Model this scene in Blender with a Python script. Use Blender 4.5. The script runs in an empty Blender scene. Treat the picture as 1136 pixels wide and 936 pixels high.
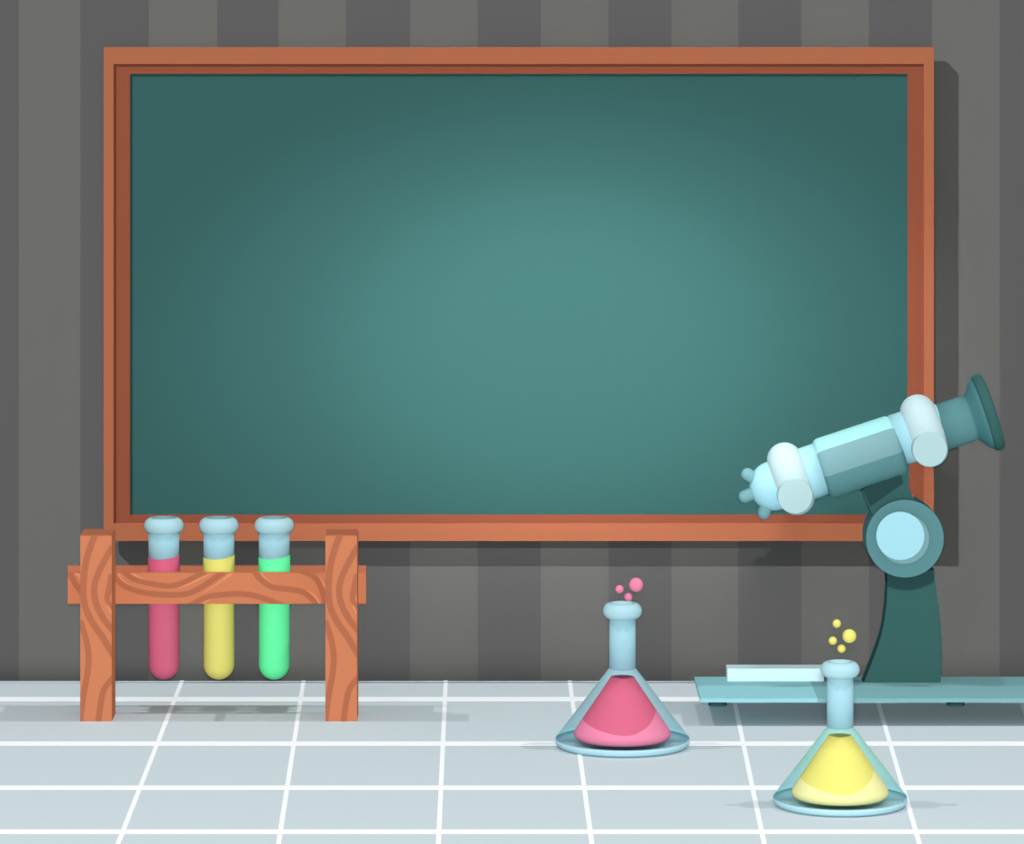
import bpy, bmesh, math
from mathutils import Vector, Matrix

SC = bpy.context.scene
COL = SC.collection
PI = math.pi

# ------------------------------------------------------------------ camera and measuring
F, VX, VY, CAM_D, CAM_H = 5000.0, 540.0, -75.0, 5.0, 0.83   # long lens, level, 5 m from the wall

def P(px, py, D):
    """point at distance D from the camera plane"""
    return Vector(((px - VX) * D / F, D - CAM_D, CAM_H - (py - VY) * D / F))

def ZP(py, D): return CAM_H - (py - VY) * D / F
def XP(px, D): return (px - VX) * D / F
def GD(py): return F * CAM_H / (py - VY)          # distance of a worktop point seen at row py

cam = bpy.data.cameras.new('camera')
cam.sensor_width = 36.0
cam.lens = 36.0 * F / 1136.0
cam.shift_x = (568.0 - VX) / 1136.0
cam.shift_y = (VY - 468.0) / 1136.0
cam.clip_end = 100
co = bpy.data.objects.new('camera', cam)
co.location = (0, -CAM_D, CAM_H)
co.rotation_euler = (PI / 2, 0, 0)
COL.objects.link(co)
SC.camera = co

# ------------------------------------------------------------------ materials
def lin(h):
    c = [int(h[i:i + 2], 16) / 255 for i in (0, 2, 4)]
    return [x / 12.92 if x <= .04045 else ((x + .055) / 1.055) ** 2.4 for x in c]

MATS = {}
ALB = {
    'wall_dark_stripe': [0.0448, 0.0445, 0.0445],
    'wall_light_stripe': [0.0596, 0.0594, 0.056],
    'tile': [0.5016, 0.5813, 0.6171],
    'grout': [0.8305, 0.8621, 0.8873],
    'frame_wood': [0.1688, 0.0559, 0.028],
    'frame_wood_dark': [0.1134, 0.0332, 0.0178],
    'slate_green': [0.0156, 0.0472, 0.0451],
    'rack_wood': [0.4947, 0.1717, 0.0826],
    'rack_grain_and_shade': [0.3626, 0.1189, 0.0611],
    'frosted_glass': [0.2784, 0.487, 0.5608],
    'lip_glass': [0.3274, 0.5213, 0.574],
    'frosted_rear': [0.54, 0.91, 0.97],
    'glass_shaded': [0.36, 0.58, 0.65],
    'pink': [0.5268, 0.0989, 0.1772],
    'pink_pale': [0.6643, 0.1903, 0.31],
    'yellow': [0.6137, 0.57, 0.1362],
    'yellow_pale': [0.6895, 0.6588, 0.296],
    'green': [0.1142, 0.7727, 0.3165],
    'teal_dark': [0.0355, 0.1026, 0.0977],
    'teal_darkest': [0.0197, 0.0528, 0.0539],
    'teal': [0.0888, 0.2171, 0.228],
    'teal_cup': [0.0628, 0.179, 0.1881],
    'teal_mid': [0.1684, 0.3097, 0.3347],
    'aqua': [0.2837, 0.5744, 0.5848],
    'pale_blue': [0.3167, 0.5797, 0.6556],
    'objective': [0.1415, 0.2892, 0.3107],
    'white_blue': [0.4383, 0.582, 0.6092],
    'grey_blue': [0.3692, 0.5238, 0.5399],
    'base_pale': [0.2612, 0.5399, 0.5908],
    'base_teal': [0.18, 0.3719, 0.3978],
    'clear_glass': [0.2784, 0.487, 0.5608],
    'rack_dark_rail': [0.4463, 0.1495, 0.0795],
    'stage_white': [0.5959, 0.7914, 0.8284],
    'rack_pale_grain': [0.6063, 0.2269, 0.1183],
}

def mat(name, hexcol, k=1.0, alpha=1.0, translucent=0.0, noise=0.0):
    """matt paint / wood / frosted glass; k scales the colour to its albedo"""
    m = bpy.data.materials.new(name); m.use_nodes = True
    nt = m.node_tree; nt.nodes.clear()
    out = nt.nodes.new('ShaderNodeOutputMaterial')
    c = [min(.97, x) for x in ALB.get(name, [x * k for x in lin(hexcol)])] + [1]
    d = nt.nodes.new('ShaderNodeBsdfDiffuse'); d.inputs[0].default_value = c
    if noise:
        n = nt.nodes.new('ShaderNodeTexNoise'); n.inputs['Scale'].default_value = 60
        r = nt.nodes.new('ShaderNodeMix'); r.data_type = 'RGBA'
        r.inputs[6].default_value = [x * (1 - noise) for x in c[:3]] + [1]
        r.inputs[7].default_value = [min(.97, x * (1 + noise)) for x in c[:3]] + [1]
        nt.links.new(n.outputs['Fac'], r.inputs[0]); nt.links.new(r.outputs[2], d.inputs[0])
    sh = d.outputs[0]
    if translucent:
        t = nt.nodes.new('ShaderNodeBsdfTranslucent'); t.inputs[0].default_value = c
        x = nt.nodes.new('ShaderNodeMixShader'); x.inputs[0].default_value = translucent
        nt.links.new(sh, x.inputs[1]); nt.links.new(t.outputs[0], x.inputs[2]); sh = x.outputs[0]
    if alpha < 1:
        tr = nt.nodes.new('ShaderNodeBsdfTransparent')
        x = nt.nodes.new('ShaderNodeMixShader'); x.inputs[0].default_value = alpha
        nt.links.new(tr.outputs[0], x.inputs[1]); nt.links.new(sh, x.inputs[2]); sh = x.outputs[0]
    nt.links.new(sh, out.inputs[0])
    MATS[name] = m
    return m

mat('wall_dark_stripe', '5f5f5f', 1.0, noise=.01)
mat('wall_light_stripe', '6c6c69', 1.0, noise=.01)
mat('tile', 'c5d3d8', 1.0, noise=.01)
mat('bench_grey', '8a9296', 1.0)
mat('grout', 'f9fcfd', 1.0)
mat('frame_wood', 'b96f50', 1.0, noise=.01)
mat('frame_wood_dark', '9b5740', 1.0, noise=.01)
mat('slate_green', '3b6664', 1.0, noise=.01)
mat('rack_wood', 'd4845e', 1.0)
mat('rack_grain_and_shade', 'b86e50', 1.0)
mat('rack_dark_rail', 'b86e50', 1.0)
mat('rack_pale_grain', 'e9966f', 1.0)
mat('frosted_glass', 'a9d9e7', 1.0)
mat('lip_glass', 'bbe6f0', 1.0)
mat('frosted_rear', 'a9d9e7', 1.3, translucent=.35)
mat('clear_glass', 'a9d9e7', 1.0, alpha=.02)
mat('glass_shaded', '86b1bc', 1.2)
mat('pink', 'e66a8b', 1.0); mat('pink_pale', 'f78db0', 1.0)
mat('yellow', 'faf27f', 1.0); mat('yellow_pale', 'fcf7ad', 1.0)
mat('green', '69faa8', 1.0)
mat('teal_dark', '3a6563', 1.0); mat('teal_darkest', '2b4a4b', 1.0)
mat('teal', '5e9296', 1.0); mat('teal_cup', '4e8285', 1.0)
mat('teal_mid', '90bfc6', 1.0); mat('aqua', 'b9fdff', 1.0)
mat('pale_blue', 'b2e9f6', 1.0); mat('objective', '85b8be', 1.0)
mat('white_blue', 'd9f6fb', 1.0); mat('stage_white', 'd9f6fb', 1.0); mat('grey_blue', 'bedee1', 1.0)
mat('base_pale', '8fc9d1', 1.0); mat('base_teal', '78a9ae', 1.0)

# ------------------------------------------------------------------ mesh helpers
def obj(name, bm, mats, parent=None, smooth=False, recalc=True):
    if recalc: bmesh.ops.recalc_face_normals(bm, faces=bm.faces[:])
    me = bpy.data.meshes.new(name)
    bm.to_mesh(me); bm.free()
    for m in ([mats] if isinstance(mats, str) else mats): me.materials.append(MATS[m])
    if smooth:
        for p in me.polygons: p.use_smooth = True
    o = bpy.data.objects.new(name, me)
    COL.objects.link(o)
    if parent is not None:
        o.parent = parent
        me.transform(Matrix.Translation(-parent.location))
    return o

def thing(name, label, cat, loc, group=None):
    o = bpy.data.objects.new(name, None); COL.objects.link(o)
    o.location = loc; o.empty_display_size = .02
    tag(o, label, cat, group)
    return o

def tag(o, label, cat, group=None):
    o['label'] = label; o['category'] = cat
    if group: o['group'] = group
    return o

def box(bm, x0, x1, y0, y1, z0, z1, mi=0):
    v = [bm.verts.new((x, y, z)) for x in (x0, x1) for y in (y0, y1) for z in (z0, z1)]
    for f in ((0, 1, 3, 2), (4, 6, 7, 5), (0, 4, 5, 1), (2, 3, 7, 6), (0, 2, 6, 4), (1, 5, 7, 3)):
        bm.faces.new([v[i] for i in f]).material_index = mi

def prism(bm, pts, y0, y1, mi=0):
    """polygon in x,z extruded along y"""
    a = [bm.verts.new((x, y0, z)) for x, z in pts]
    b = [bm.verts.new((x, y1, z)) for x, z in pts]
    n = len(pts)
    for f in [a, b[::-1]] + [[a[i], b[i], b[(i + 1) % n], a[(i + 1) % n]] for i in range(n)]:
        bm.faces.new(f).material_index = mi

def lathe(bm, prof, origin, axis=Vector((0, 0, 1)), e1=Vector((1, 0, 0)), a0=0.0, a1=2 * PI, n=64, mi=0, fmi=None):
    """prof: list of (r, h) along the axis; a partial turn is left open. fmi(angle,i) may choose the slot"""
    e2 = axis.cross(e1)
    full = abs(a1 - a0 - 2 * PI) < 1e-6
    m = n if full else n + 1
    rings = []
    for r, h in prof:
        if r < 1e-7:
            rings.append([bm.verts.new(origin + axis * h)]); continue
        rings.append([bm.verts.new(origin + axis * h + (e1 * math.cos(a0 + (a1 - a0) * k / n) + e2 * math.sin(a0 + (a1 - a0) * k / n)) * r) for k in range(m)])
    for i in range(len(prof) - 1):
        A, B = rings[i], rings[i + 1]
        for k in range(n):
            k2 = (k + 1) % m
            q = []
            for v in ((A[0] if len(A) == 1 else A[k]), (A[0] if len(A) == 1 else A[k2]), (B[0] if len(B) == 1 else B[k2]), (B[0] if len(B) == 1 else B[k])):
                if v not in q: q.append(v)
            if len(q) > 2:
                f = bm.faces.new(q)
                f.material_index = fmi(a0 + (a1 - a0) * (k + .5) / n, i) if fmi else mi

def arc(cx, cy, r, a0, a1, n=8, ry=None):
    ry = r if ry is None else ry
    return [(cx + r * math.cos(math.radians(a0 + (a1 - a0) * i / n)), cy + ry * math.sin(math.radians(a0 + (a1 - a0) * i / n))) for i in range(n + 1)]

def clip(poly, x0, x1, z0, z1):
    for ax, lim, s in ((0, x0, 1), (0, x1, -1), (1, z0, 1), (1, z1, -1)):
        out = []
        for i in range(len(poly)):
            p, q = poly[i - 1], poly[i]
            dp, dq = (p[ax] - lim) * s, (q[ax] - lim) * s
            if (dp >= 0) != (dq >= 0):
                t = dp / (dp - dq)
                out.append((p[0] + (q[0] - p[0]) * t, p[1] + (q[1] - p[1]) * t))
            if dq >= 0: out.append(q)
        poly = out
        if len(poly) < 3: return []
    return poly

def spline(pts, n=8):
    out = []
    for i in range(len(pts) - 1):
        p0, p1, p2, p3 = pts[max(i - 1, 0)], pts[i], pts[i + 1], pts[min(i + 2, len(pts) - 1)]
        for k in range(n):
            t = k / n
            out.append(tuple(.5 * (2 * p1[j] + (p2[j] - p0[j]) * t + (2 * p0[j] - 5 * p1[j] + 4 * p2[j] - p3[j]) * t * t + (3 * p1[j] - p0[j] - 3 * p2[j] + p3[j]) * t ** 3) for j in (0, 1)))
    out.append(tuple(pts[-1]))
    return out

def grain(bm, pts, w, rect, y, mi, lift):
    """a figure line of the wood, inlaid on the front face at depth y; clipped to the plank's rect"""
    c = spline(pts)
    L, R = [], []
    for i, p in enumerate(c):
        a, b = c[max(i - 1, 0)], c[min(i + 1, len(c) - 1)]
        dx, dz = b[0] - a[0], b[1] - a[1]
        l = math.hypot(dx, dz) or 1
        wi = w(i / (len(c) - 1)) / 2 if callable(w) else w / 2
        L.append((p[0] - dz / l * wi, p[1] + dx / l * wi)); R.append((p[0] + dz / l * wi, p[1] - dx / l * wi))
    for i in range(len(c) - 1):
        q = clip([L[i], L[i + 1], R[i + 1], R[i]], *rect)
        if len(q) > 2:
            try: prism(bm, q, y - lift, y + .0002, mi)
            except ValueError: pass

# ------------------------------------------------------------------ the setting: striped wall
bm = bmesh.new()
edges = [21, 89, 165, 241, 309, 384, 455, 530, 600, 675, 745, 819, 889, 964, 1034, 1109]
lo = [21 - 144.7 * k - d for k in range(1, 6) for d in (0, -75)]
hi = [1109 + 144.7 * k - d for k in range(1, 6) for d in (0, 75)]
xs = sorted(lo + edges + hi)
xs = [XP(x, 5.0) for x in xs]
for i in range(len(xs) - 1):
    v = [bm.verts.new(p) for p in ((xs[i], 0, -.75), (xs[i + 1], 0, -.75), (xs[i + 1], 0, 1.25), (xs[i], 0, 1.25))]
    bm.faces.new(v).material_index = 1 if i % 2 == 0 else 0
bmesh.ops.remove_doubles(bm, verts=bm.verts[:], dist=1e-6)
r = bmesh.ops.extrude_face_region(bm, geom=bm.faces[:])
bmesh.ops.translate(bm, verts=[e for e in r['geom'] if isinstance(e, bmesh.types.BMVert)], vec=(0, .05, 0))
wall = obj('wall_back', bm, ['wall_dark_stripe', 'wall_light_stripe'])
wall['kind'] = 'structure'

# ------------------------------------------------------------------ tiled worktop
WX0, WX1, WY = xs[0], xs[-1], -1.02
bm = bmesh.new()
box(bm, WX0, WX1, WY, -.0012, -.04, 0, 0)
g = .0004
def gp(px, py):
    D = GD(py); return (XP(px, D), D - CAM_D)
for py in (775.3, 824.6, 873.6, 922.4, 971):
    ya, yb = GD(py - 2.1) - CAM_D, GD(py + 2.1) - CAM_D
    box(bm, WX0, WX1, yb, ya, -.001, g, 1)
for (a, b) in ((202, 131), (336.8, 309), (494.5, 486.4), (632, 656.6), (810, 847.7), (967, 1020), (1124, 1192)):
    (x0, y0), (x1, y1) = gp(a, 755), gp(b, 936)
    t = (WY - y0) / (y1 - y0); x2, y2 = x0 + (x1 - x0) * t, WY
    h = .0023
    q = [(x0 - h, -.0012), (x0 + h, -.0012), (x2 + h, y2), (x2 - h, y2)]
    lo_ = [bm.verts.new((x, y, -.001)) for x, y in q]; up_ = [bm.verts.new((x, y, g + .0001)) for x, y in q]
    for f in [lo_[::-1], up_] + [[lo_[i], lo_[(i + 1) % 4], up_[(i + 1) % 4], up_[i]] for i in range(4)]:
        bm.faces.new(f).material_index = 1
wt = obj('worktop', bm, ['tile', 'grout'])
tag(wt, 'pale blue-grey tiled worktop with white grout lines against the striped wall', 'worktop')
bm = bmesh.new(); box(bm, WX0 + .02, WX1 - .02, WY + .05, -.002, -.75, -.04); obj('bench_body', bm, 'bench_grey', wt)
bm = bmesh.new(); box(bm, -3, 3, -5.6, .05, -.8, -.75); fl = obj('floor', bm, 'bench_grey'); fl['kind'] = 'structure'

# ------------------------------------------------------------------ blackboard
DB = 4.9855                                     # front of the frame
yf, yb = DB - CAM_D, -.0075
bx = lambda p: XP(p, DB)
bz = lambda p: ZP(p, DB)
board = thing('blackboard', 'large green chalkboard in a brown wooden frame hung on the striped wall', 'blackboard', ((bx(115) + bx(1036)) / 2, yb, bz(600)))
bm = bmesh.new(); box(bm, bx(142), bx(1009), yf + .003, yb, bz(573), bz(80)); obj('writing_surface', bm, 'slate_green', board)
def mitred(name, o, i, y0, y1, m):
    """four rails of a rectangular frame, each its own mesh: o, i = outer and inner (x0,x1,y0,y1) in picture rows"""
    O = [(o[0], o[2]), (o[1], o[2]), (o[1], o[3]), (o[0], o[3])]; I = [(i[0], i[2]), (i[1], i[2]), (i[1], i[3]), (i[0], i[3])]
    for k in range(4):
        b = bmesh.new(); k2 = (k + 1) % 4
        prism(b, [(bx(x), bz(y)) for x, y in (O[k], O[k2], I[k2], I[k])], y0, y1)
        obj(name, b, m, board)
mitred('frame_rail', (115, 1036, 52.5, 600), (126, 1025, 71, 580.5), yf, yb, 'frame_wood')
mitred('inner_moulding', (126, 1025, 71, 580.5), (144, 1007, 82, 571), yf + .0015, yb, 'frame_wood_dark')
for x in (250, 900):
    for y in (130, 520):
        bm = bmesh.new(); box(bm, bx(x - 12), bx(x + 12), yb, 0, bz(y + 12), bz(y - 12)); obj('wall_mount', bm, 'frame_wood_dark', board)

# ------------------------------------------------------------------ test tube rack
DF, DL = GD(800), GD(791.5)                    # front and back of the legs
yl0, yl1 = DF - CAM_D, DL - CAM_D
TR = 17.2 * 4.815 / F                          # tube radius
DT = DL + .009 + TR + .0006                    # tubes stand between the rails
yt = DT - CAM_D
rack = thing('test_tube_rack', 'brown wooden test tube rack with dark grain lines holding three coloured tubes', 'rack', (XP(242, DF), (yl0 + yl1) / 2, 0))
zc = lambda zy: 560 + zy / 3.0703
xc = lambda zx: 60 + zx / 3.0703
LEG = [([(140, 98), (112, 180), (100, 262), (103, 335), (127, 395), (165, 450), (204, 515)], 22),
       ([(200, 140), (160, 212), (138, 270), (140, 325), (165, 382), (204, 432)], 21),
       ([(89, 395), (108, 455), (117, 510), (114, 570), (98, 660), (88, 745)], 20),
       ([(204, 585), (172, 625), (160, 670), (150, 745)], 20)]
BLOB = [(193, 235), (186, 290), (181, 322), (200, 352)]
PALE_L = [([(187, 325), (186, 350), (204, 382)], 5)]
def wood_leg(x0, x1):
    bm = bmesh.new()
    X0, X1, Z1 = XP(x0, DF), XP(x1, DF), ZP(594.5, DF)
    box(bm, X0, X1, yl0, yl1, 0, Z1)
    dx = x0 - 89
    rect = (X0, X1, 0, Z1)
    s = DF / F
    tr = lambda pts: [(XP(xc(a) + dx, DF), ZP(zc(b), DF)) for a, b in pts]
    for pts, w in LEG: grain(bm, tr(pts), w / 3.07 * s, rect, yl0, 1, .0004)
    grain(bm, tr(BLOB), lambda t: (12 + 8 * math.sin(PI * min(1, t * 1.2))) / 3.07 * s, rect, yl0, 1, .0004)
    for pts, w in PALE_L: grain(bm, tr(pts), w / 3.07 * s, rect, yl0, 2, .0003)
    leg = obj('leg', bm, ['rack_wood', 'rack_grain_and_shade', 'rack_pale_grain'], rack)
    bm = bmesh.new(); box(bm, X0, X1, yl0, yl1, Z1, Z1 + .0012)  # top face coloured darker to stand for shade
    e = obj('shaded_top', bm, 'rack_grain_and_shade', rack); e.parent = leg
    e.matrix_parent_inverse.identity()
    e['label'] = 'top of the leg in a darker, shaded colour'
wood_leg(89, 124); wood_leg(361, 396)
# front rail, behind the legs
RT = .008
yr0, yr1 = yl1, yl1 + RT
DR = DL
bm = bmesh.new()
X0, X1, Z0, Z1 = XP(75, DR), XP(406, DR), ZP(669.7, DR), ZP(635.5, DR)
box(bm, X0, X1, yr0, yr1, Z0, Z1)
RAIL = [([(200, 228), (222, 262), (262, 286), (330, 302), (425, 306), (485, 290), (580, 228)], 19),
        ([(235, 225), (272, 252), (330, 268), (398, 276), (450, 260), (515, 226)], 18),
        ([(460, 345), (512, 317), (560, 307), (640, 303), (705, 315), (785, 345)], 19),
        ([(683, 226), (700, 250), (740, 278), (800, 287), (850, 298), (880, 322), (894, 345)], 19),
        ([(845, 225), (890, 248), (912, 290), (925, 345)], 19),
        ([(50, 224), (72, 268), (104, 312)], 19)]
PALE = [([(218, 232), (232, 258), (270, 280), (335, 294)], lambda t: 11 * (1 - t) + 1),
        ([(260, 230), (300, 252), (352, 266)], lambda t: 9 * (1 - t) + 1),
        ([(400, 286), (445, 274), (500, 250), (540, 232)], lambda t: 7 * math.sin(PI * t) + .6),
        ([(505, 302), (560, 266), (608, 230)], lambda t: 9 * t + .8),
        ([(505, 337), (540, 318), (600, 312)], lambda t: 6 * (1 - t) + .6),
        ([(705, 232), (725, 254), (758, 274)], lambda t: 6 * (1 - t) + .6),
        ([(820, 283), (866, 296), (890, 314), (906, 340)], lambda t: 9 * math.sin(PI * min(1, t * .8)) + .8),
        ([(868, 230), (905, 250), (922, 280)], lambda t: 8 * t + 2),
        ([(72, 236), (84, 236), (96, 262)], 10)]
s = DR / F
tr = lambda pts: [(XP(xc(a), DR), ZP(zc(b), DR)) for a, b in pts]
for pts, w in PALE:
    ww = (lambda f: (lambda t: f(t) / 3.07 * s))(w) if callable(w) else w / 3.07 * s
    grain(bm, tr(pts), ww, (X0, X1, Z0, Z1), yr0, 2, .0003)
for pts, w in RAIL: grain(bm, tr(pts), w / 3.07 * s, (X0, X1, Z0, Z1), yr0, 1, .0004)
obj('front_rail', bm, ['rack_wood', 'rack_grain_and_shade', 'rack_pale_grain'], rack)
# back rail behind the tubes, in a darker brown
yq0 = yt + TR + .0006; yq1 = yq0 + RT; DQ = CAM_D + yq0
bm = bmesh.new()
box(bm, XP(75, DQ), XP(406, DQ), yq0, yq1, ZP(655, DQ), ZP(628, DQ))
o = obj('back_rail', bm, 'rack_dark_rail', rack); o['label'] = 'darker plain back rail behind the tubes'
for a, b in ((92, 121), (364, 393)):
    bm = bmesh.new(); box(bm, XP(a, DT), XP(b, DT), yr1, yq0, ZP(664, DT), ZP(640, DT)); obj('spacer_block', bm, 'rack_dark_rail', rack)

# ------------------------------------------------------------------ test tubes
def test_tube(px, liquid, label):
    s = DT / F
    x = XP(px, DT)
    zt, zb = ZP(574.5, DT), ZP(753.5, DT)
    t = thing('test_tube', label, 'test tube', (x, yt, zb), 'test tubes in the wooden rack')
    o = Vector((x, yt, 0))
    R = TR
    zl = ZP(617.5, DT)
    # frosted upper wall, with a bore
    bm = bmesh.new()
    lathe(bm, [(R, zl - 4 * s), (R, ZP(588, DT)), (R - .0015, ZP(588, DT)), (R - .0015, zl - 4 * s), (R, zl - 4 * s)], o)
    bmesh.ops.remove_doubles(bm, verts=bm.verts[:], dist=1e-6)
    obj('glass_wall', bm, 'frosted_glass', t, True)
    # clear lower wall
    bm = bmesh.new()
    prof = [(0, zb - .0003)] + [(math.sin(a) * (R + .0003), zb + R - math.cos(a) * (R + .0003)) for a in [PI / 2 * i / 12 for i in range(1, 13)]] + [(R + .0003, zl - 4.2 * s)]
    lathe(bm, prof, o)
    obj('clear_wall', bm, 'clear_glass', t, True)
    # liquid with a rocking surface
    bm = bmesh.new()
    n = 64; Rl = R - .0001
    prof = [(0, zb)] + [(math.sin(a) * Rl, zb + R - math.cos(a) * R) for a in [PI / 2 * i / 12 for i in range(1, 13)]] + [(Rl, zl - 20 * s)]
    lathe(bm, prof, o, n=n)
    def top(u):                                # u = -1..1 across the tube
        return zl + (1.5 * u * u + 1.2 * u - .6) * s
    rings = []
    for j, rr in enumerate([1.0, .96, .7, .4]):
        rad = Rl + .0006 if j == 0 else (Rl - .0002) * rr
        rings.append([bm.verts.new((x + rad * math.cos(2 * PI * k / n), yt + rad * math.sin(2 * PI * k / n), top(rr * math.cos(2 * PI * k / n)))) for k in range(n)])
    c = bm.verts.new((x, yt, top(0)))
    base = [bm.verts.new((x + (Rl + .0006) * math.cos(2 * PI * k / n), yt + (Rl + .0006) * math.sin(2 * PI * k / n), zl - 20 * s)) for k in range(n)]
    for k in range(n):
        k2 = (k + 1) % n
        bm.faces.new((base[k], base[k2], rings[0][k2], rings[0][k]))
        for a, b in zip(rings, rings[1:]): bm.faces.new((a[k], a[k2], b[k2], b[k]))
        bm.faces.new((rings[-1][k], rings[-1][k2], c))
    obj('liquid', bm, liquid, t, True)
    lip(t, o, 21.8 * s, ZP(591.5, DT), ZP(574, DT), R - .0016)

def lip(parent, o, R, z0, z1, r_in):
    h = (z1 - z0) / 2; zc_ = (z0 + z1) / 2
    r = h * .92
    prof = arc(R - r, zc_, r, -90, 90, 14, h) + [(r_in, z1), (r_in, z0)]
    prof.append(prof[0])
    bm = bmesh.new(); lathe(bm, prof, o)
    bmesh.ops.remove_doubles(bm, verts=bm.verts[:], dist=1e-6)
    obj('lip', bm, 'lip_glass', parent, True)

test_tube(181.8, 'pink', 'test tube of pink liquid nearest the left leg of the wooden rack')
test_tube(242.8, 'yellow', 'test tube of yellow liquid, middle of the wooden rack')
test_tube(304.2, 'green', 'test tube of bright green liquid in the wooden rack')

# ------------------------------------------------------------------ conical flasks
def flask(px, ylip, ybase, liq, pale, label):
    """rows are given for the first flask and shifted by ybase"""
    D = GD(ybase); s = D / F
    x = XP(px, D); y = D - CAM_D
    t = thing('conical_flask', label, 'flask', (x, y, 0), 'conical flasks on the worktop')
    o = Vector((x, y, 0))
    h = lambda r: (827.5 - r) * s              # row of the first flask -> height
    dl = ylip
    # body: cone with rounded shoulder
    sh = [(71.0, 814), (73.4, 816.2), (74.4, 819)]
    cone = [(14.8, 741)] + [(14.8 + (71 - 14.8) * k / 10, 741 + 73 * k / 10) for k in range(1, 10)] + sh
    bm = bmesh.new()
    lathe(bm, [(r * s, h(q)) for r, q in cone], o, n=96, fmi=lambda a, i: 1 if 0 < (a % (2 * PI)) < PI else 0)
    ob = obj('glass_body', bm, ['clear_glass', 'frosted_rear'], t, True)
    # neck
    bm = bmesh.new()
    lathe(bm, [(14.8 * s, h(741)), (14.6 * s, h(684 - dl)), (12.6 * s, h(684 - dl)), (12.8 * s, h(741)), (14.8 * s, h(741))], o)
    bmesh.ops.remove_doubles(bm, verts=bm.verts[:], dist=1e-6)
    obj('neck', bm, 'frosted_glass', t, True)
    # base, its glass coloured darker to stand for shade at the foot
    bm = bmesh.new()
    lathe(bm, [(0, h(827.5))] + [(r * s, h(q)) for r, q in ((66, 827.5), (71.5, 826.6), (73.6, 824.4), (74.4, 821.5), (74.4, 819))] + [(70 * s, h(823.4)), (0, h(823.6))], o, n=96)
    ob = obj('shaded_base', bm, 'glass_shaded', t, True); ob['label'] = 'glass foot with shade in its colour'
    # liquid
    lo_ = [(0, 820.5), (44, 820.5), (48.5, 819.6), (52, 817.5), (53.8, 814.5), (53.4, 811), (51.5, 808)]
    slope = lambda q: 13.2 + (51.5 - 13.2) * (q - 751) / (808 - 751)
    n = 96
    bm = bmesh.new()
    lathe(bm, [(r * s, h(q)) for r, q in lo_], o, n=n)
    # edge between the highlight, coloured in paler, and the darker liquid dips to the front left
    def highlight_edge(a):
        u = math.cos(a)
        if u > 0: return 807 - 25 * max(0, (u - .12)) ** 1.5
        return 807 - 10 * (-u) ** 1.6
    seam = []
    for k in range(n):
        a = 2 * PI * k / n; q = highlight_edge(a)
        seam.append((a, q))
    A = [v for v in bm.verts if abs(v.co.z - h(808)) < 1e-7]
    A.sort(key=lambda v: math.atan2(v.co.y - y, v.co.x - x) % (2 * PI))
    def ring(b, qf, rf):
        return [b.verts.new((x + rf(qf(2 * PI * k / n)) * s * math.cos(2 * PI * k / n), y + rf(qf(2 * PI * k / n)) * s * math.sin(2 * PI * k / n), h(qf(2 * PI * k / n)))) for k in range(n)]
    S = ring(bm, highlight_edge, slope)
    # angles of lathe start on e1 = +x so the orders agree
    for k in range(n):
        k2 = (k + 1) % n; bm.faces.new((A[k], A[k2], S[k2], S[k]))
    obj('liquid_highlight', bm, pale, t, True)['label'] = 'paler highlight coloured into the bottom of the liquid'
    bm = bmesh.new()
    S = ring(bm, highlight_edge, slope)
    prev = S
    for f in (.25, .5, .75, 1.0):
        R_ = ring(bm, lambda a: highlight_edge(a) + (750.5 - highlight_edge(a)) * f, slope)
        for k in range(n):
            k2 = (k + 1) % n; bm.faces.new((prev[k], prev[k2], R_[k2], R_[k]))
        prev = R_
    c = bm.verts.new((x, y, h(752.5)))
    for k in range(n): bm.faces.new((prev[k], prev[(k + 1) % n], c))
    obj('liquid', bm, liq, t, True)
    lip(t, o, 21.6 * s, h(686 - dl), h(668.5 - dl), 12.4 * s)
    return D

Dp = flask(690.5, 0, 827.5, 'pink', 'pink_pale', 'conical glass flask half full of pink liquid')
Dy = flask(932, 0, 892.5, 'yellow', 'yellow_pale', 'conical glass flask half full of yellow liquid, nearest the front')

def bubble(px, py, r, D, m, label, group):
    bm = bmesh.new()
    p = P(px, py, D)
    bmesh.ops.create_uvsphere(bm, u_segments=32, v_segments=20, radius=r * D / F)
    o = obj('bubble', bm, m, None, True); o.location = p
    tag(o, label, 'bubble', group)
for a in ((705.6, 648.6, 7.9, 'largest pink bubble floating above the pink flask'),
          (687.3, 653.5, 4.6, 'small pink bubble on the left above the pink flask'),
          (697.0, 662.2, 4.6, 'small pink bubble just over the lip of the pink flask')):
    bubble(*a[:3], Dp, 'pink_pale', a[3], 'pink bubbles above the flask')
for a in ((928.3, 691.6, 4.6, 'topmost small yellow bubble above the yellow flask'),
          (942.2, 705.4, 7.7, 'largest yellow bubble above the yellow flask'),
          (923.9, 710.5, 4.6, 'small yellow bubble left of the largest yellow one'),
          (933.5, 719.4, 4.6, 'small yellow bubble just over the lip of the yellow flask')):
    bubble(*a[:3], Dy, 'yellow', a[3], 'yellow bubbles above the flask')

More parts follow.
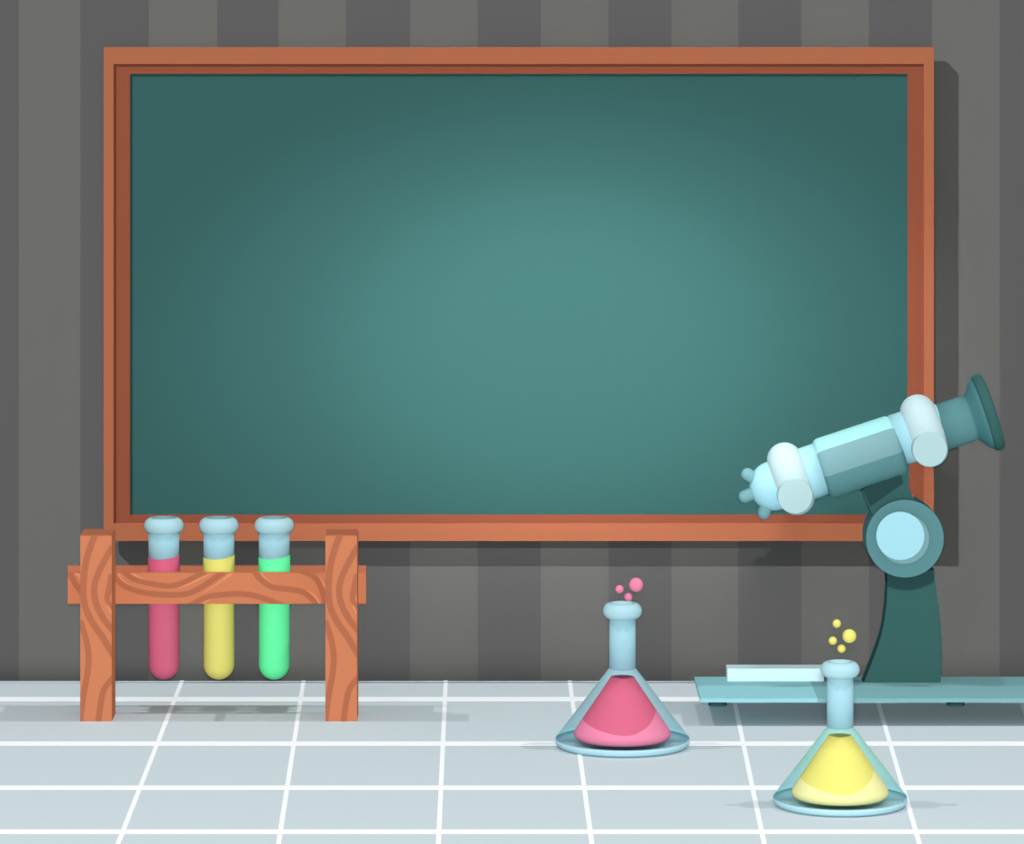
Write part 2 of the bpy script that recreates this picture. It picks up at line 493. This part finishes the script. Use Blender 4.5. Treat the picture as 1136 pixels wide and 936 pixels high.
# ------------------------------------------------------------------ microscope
D0, D1 = GD(805), 4.853                        # front and back of the raised base
ZB, ZT = ZP(779, D0), ZP(774.5, D0)
mic = thing('microscope', 'teal and pale blue microscope with a tilted tube on a raised base', 'microscope', (XP(1000, 4.83), -.17, 0))
bm = bmesh.new(); box(bm, XP(907, D0), XP(1330, D0), D0 - 5, D1 - 5, ZB, ZT); obj('base', bm, 'base_teal', mic)
bm = bmesh.new(); box(bm, XP(777, D0), XP(907, D0), D0 - 5, D1 - 5, ZB, ZT); obj('base_extension', bm, 'base_pale', mic)['label'] = 'paler left end of the base'
for px, D in ((796, 4.842), (1060, 4.842), (1310, 4.842), (1310, 4.735)):
    bm = bmesh.new(); p = P(px, 780, D)
    lathe(bm, [(0, 0), (.010, 0), (.009, ZB), (0, ZB)], Vector((p.x, D - 5, 0)), n=24); obj('foot', bm, 'teal_dark', mic)
bm = bmesh.new(); box(bm, XP(807, 4.824), XP(914, 4.824), 4.824 - 5, 4.850 - 5, ZT, ZP(741.5, 4.824)); obj('stage_plate', bm, 'stage_white', mic)

DM = 4.83; ym = DM - 5; sm = DM / F
mx = lambda p, D=DM: XP(p, D)
# stand
bm = bmesh.new()
left = spline([(983, 640), (982, 668), (975.5, 705), (956, 758)])
right = spline([(1042, 758), (1043.5, 715), (1040, 672), (1035, 632)])
prism(bm, [(mx(a), max(ZT, ZP(b, DM))) for a, b in left + right], ym - .015, ym + .013)
obj('stand', bm, 'teal_dark', mic)
# dark piece standing for the joint's shadow on the stand
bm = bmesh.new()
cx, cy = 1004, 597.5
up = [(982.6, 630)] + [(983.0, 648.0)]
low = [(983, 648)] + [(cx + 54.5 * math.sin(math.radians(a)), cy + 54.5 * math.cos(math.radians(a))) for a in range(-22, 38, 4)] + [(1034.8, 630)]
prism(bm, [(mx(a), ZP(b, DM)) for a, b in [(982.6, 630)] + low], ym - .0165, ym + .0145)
obj('joint_shade', bm, 'teal_darkest', mic)['label'] = 'dark piece for the shadow under the round joint'
# arm from joint to tube
bm = bmesh.new()
arm = [(963, 575), (956, 553), (930, 545), (1008, 510), (1007.5, 541), (1013.5, 553), (1020, 575), (1000, 597)]
arm = [(969, 575), (955, 543), (985, 520), (1007.5, 512), (1007.3, 541), (1014, 553), (1022, 575), (1000, 597)]
prism(bm, [(mx(a), ZP(b, DM)) for a, b in arm], ym - .013, ym + .013); obj('arm', bm, 'teal_dark', mic)
bm = bmesh.new()  # dark piece standing for the tube's shadow on the arm
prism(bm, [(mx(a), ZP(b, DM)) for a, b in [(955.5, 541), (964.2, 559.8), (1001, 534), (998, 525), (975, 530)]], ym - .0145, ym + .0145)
obj('tube_shade', bm, 'teal_darkest', mic)['label'] = 'dark piece for the shadow under the tube'
# joint
YA = Vector((0, -1, 0)); XA = Vector((1, 0, 0))
def disc(px, py, r, y0, y1, m, name, parent=mic, bev=.002, lab=None):
    D = 5 + y0
    bm = bmesh.new()
    R = r * D / F; d = y1 - y0
    lathe(bm, [(0, 0), (R, 0), (R, d - bev), (R - bev, d), (0, d)][::-1] if False else [(0, -d), (R, -d), (R, -bev * .3), (R - bev * .3, 0), (0, 0)], Vector((XP(px, D), y0, ZP(py, D))), YA, XA, n=72)
    o = obj(name, bm, m, parent)
    if lab: o['label'] = lab
    return o
disc(1004, 597.5, 43.2, ym - .026, ym + .02, 'teal', 'joint')
disc(1002.8, 597.5, 28.3, ym - .031, ym - .026, 'teal_mid', 'knob_rim')
disc(999.0, 594.6, 26.8, ym - .036, ym - .031, 'pale_blue', 'focus_knob', lab='pale blue face of the focus knob')

# tilted tube
TH = math.radians(18.2)
ax = Vector((math.cos(TH), 0, math.sin(TH)))
e1 = Vector((0, -1, 0))                        # towards the viewer
C0 = P(953, 505, DM)
AN = lambda d: math.radians(d)
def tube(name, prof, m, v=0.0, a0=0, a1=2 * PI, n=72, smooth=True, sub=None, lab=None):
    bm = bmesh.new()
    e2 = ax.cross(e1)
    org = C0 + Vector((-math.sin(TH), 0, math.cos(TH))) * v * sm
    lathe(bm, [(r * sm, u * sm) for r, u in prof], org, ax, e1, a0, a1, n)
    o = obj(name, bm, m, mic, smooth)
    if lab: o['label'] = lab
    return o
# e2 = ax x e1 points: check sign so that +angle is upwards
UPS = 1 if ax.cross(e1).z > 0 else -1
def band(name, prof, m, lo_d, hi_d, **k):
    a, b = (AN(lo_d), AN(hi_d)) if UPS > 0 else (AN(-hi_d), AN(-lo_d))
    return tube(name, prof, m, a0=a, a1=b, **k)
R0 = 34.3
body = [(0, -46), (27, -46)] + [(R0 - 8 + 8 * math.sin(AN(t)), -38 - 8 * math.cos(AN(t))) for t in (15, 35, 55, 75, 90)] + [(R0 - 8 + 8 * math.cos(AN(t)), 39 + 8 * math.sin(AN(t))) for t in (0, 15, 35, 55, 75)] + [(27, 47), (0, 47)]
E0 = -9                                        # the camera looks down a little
band('mid_band', body, 'teal_mid', -8, 42, v=-2, n=24)  # highlight and shade of the round tube are set as colour bands
band('highlight_band', body, 'aqua', 42, 180, v=-2, n=48, lab='pale aqua highlight along the top of the tube')
band('shade_band', body, 'teal', 180, 352, v=-2, n=48, lab='darker teal shade along the lower tube')
tube('barrel', [(0, -90), (29, -90), (29.3, -44), (0, -44)], 'pale_blue', v=-1)
tube('barrel', [(0, 45), (29.3, 45), (29, 80), (0, 80)], 'pale_blue', v=2.5)
dome = [(27.5, -88)] + [(27.5 * math.cos(AN(t)), -100 - 27.5 * math.sin(AN(t))) for t in range(0, 90, 9)] + [(0, -127.5)]
tube('nosepiece', [(0, -88)] + dome, 'pale_blue', v=-2.5)
domeR = [(0, 80), (27.5, 80)] + [(28 * math.cos(AN(t)), 86 + 25.5 * math.sin(AN(t))) for t in range(0, 90, 9)] + [(0, 111.5)]
tube('eyepiece_dome', domeR, 'pale_blue', v=2.5)
def collar_ring(u, v):
    prof = [(21.5 + 19.8 * math.cos(AN(t)), u + 19.8 * math.sin(AN(t))) for t in range(0, 360, 15)]
    prof.append(prof[0])
    bm = bmesh.new()
    org = C0 + Vector((-math.sin(TH), 0, math.cos(TH))) * v * sm
    lathe(bm, [(r * sm, uu * sm) for r, uu in prof], org, ax, e1, n=72)
    bmesh.ops.remove_doubles(bm, verts=bm.verts[:], dist=1e-6)
    o = obj('collar_ring', bm, 'white_blue', mic, True)
    return o
r1 = collar_ring(-80, -1); r2 = collar_ring(77, 3.4)
def knob(px, py, r, ringo):
    y0 = ym - 44 * sm
    o = disc(px, py, r, y0, ym - 20 * sm, 'grey_blue', 'clamp_knob', mic)
    o.parent = ringo; o['label'] = 'greyer round clamp knob'
knob(882, 550.6, 19.2, r1); knob(1031.6, 498.6, 19.2, r2)
# objectives
def pin(x0, y0, x1, y1, r):
    a, b = P(x0, y0, DM - .004), P(x1, y1, DM - .004)
    d = (b - a); L = d.length; d.normalize()
    bm = bmesh.new(); R = r * sm
    prof = [(0, 0), (R, 0)] + [(R * math.cos(AN(t)), L + R * math.sin(AN(t))) for t in range(0, 90, 15)] + [(0, L + R)]
    lathe(bm, prof, a, d, Vector((0, -1, 0)), n=24); obj('objective', bm, 'objective', mic, True)
pin(852, 540, 829.3, 526.2, 7.2); pin(852, 540, 826.5, 550.6, 7.2); pin(856, 540, 847.6, 569, 7.2)
# eyepiece and rubber cup
tube('eyepiece', [(0, 95), (26, 95), (26, 127), (25, 132), (22, 135.5), (0, 136)], 'teal', v=1)
tube('eyecup', [(0, 128), (23, 129), (25, 131), (29, 135), (36, 139), (40, 143), (41, 146), (38, 147), (0, 146.5)], 'teal_cup', v=1)
rim = [(30, 146)] + [(39 + 5.2 * math.cos(AN(t)), 150.5 + 6.5 * math.sin(AN(t))) for t in range(-90, 91, 15)] + [(28, 155.5), (18, 152.5), (16, 148), (30, 146)]
tube('eyecup_rim', rim, 'teal_dark', v=1, lab='dark rim of the rubber eyecup')

# ------------------------------------------------------------------ light
w = bpy.data.worlds.new('room_light'); SC.world = w; w.use_nodes = True
bg = w.node_tree.nodes['Background']; bg.inputs[0].default_value = (1, 1, 1, 1); bg.inputs[1].default_value = .5

def sun(name, d, e, ang=.3):
    l = bpy.data.lights.new(name, 'SUN'); l.energy = e; l.angle = math.radians(ang)
    o = bpy.data.objects.new(name, l); COL.objects.link(o)
    o.rotation_euler = Vector(d).to_track_quat('-Z', 'Y').to_euler(); o.location = (0, -1, 2)
    return o
sun('overhead_light', (0, 0, -1), .4)
sun('light_from_left', (.6, 0, -1), .7)
sun('light_from_right', (-.6, 0, -1), .85)
l = bpy.data.lights.new('camera_fill', 'POINT'); l.energy = 780; l.shadow_soft_size = .05  # added fill at the camera, flattens shading on upright faces
o = bpy.data.objects.new('camera_fill', l); COL.objects.link(o); o.location = (0, -CAM_D - .02, CAM_H + .06)

# added light for the board's shadow: a narrow parallel beam grazing the wall from the upper left
bd = Vector((28, 14, -29)).normalized()
u = (Vector((1, 0, 0)) - bd * bd.x).normalized()
v = bd.cross(u) * -1
ctr = Vector((.02, 0, .505))
l = bpy.data.lights.new('board_shadow_beam', 'AREA'); l.shape = 'RECTANGLE'; l.spread = math.radians(1.0)
hv = abs(v.z) * .992
l.size = 2.2 * (1 - 0) ; l.size_y = hv
l.energy = 11.5
o = bpy.data.objects.new('board_shadow_beam', l); COL.objects.link(o)
R = Matrix((u, v, -bd)).transposed().to_4x4()
if R.determinant() < 0: R = Matrix((-u, v, -bd)).transposed().to_4x4()
o.matrix_world = Matrix.Translation(ctr - bd * 1.2) @ R

# soft spot on the chalkboard
for e, size, sx in ((250, 18.5, 1.75), (170, 12.5, 1.6)):
    l = bpy.data.lights.new('board_spot', 'SPOT'); l.energy = e; l.spot_size = math.radians(size); l.spot_blend = 1.0; l.shadow_soft_size = .02
    o = bpy.data.objects.new('board_spot', l); COL.objects.link(o)
    tgt = P(622, 380, DB); src = Vector((tgt.x, -1.6, 1.25))
    o.location = src; o.rotation_euler = (tgt - src).to_track_quat('-Z', 'Y').to_euler(); o.scale = (sx, 1, 1)

vs = SC.view_settings
vs.view_transform = 'Standard'; vs.look = 'None'; vs.gamma = 1.0; vs.exposure = 0.0; vs.use_curve_mapping = False
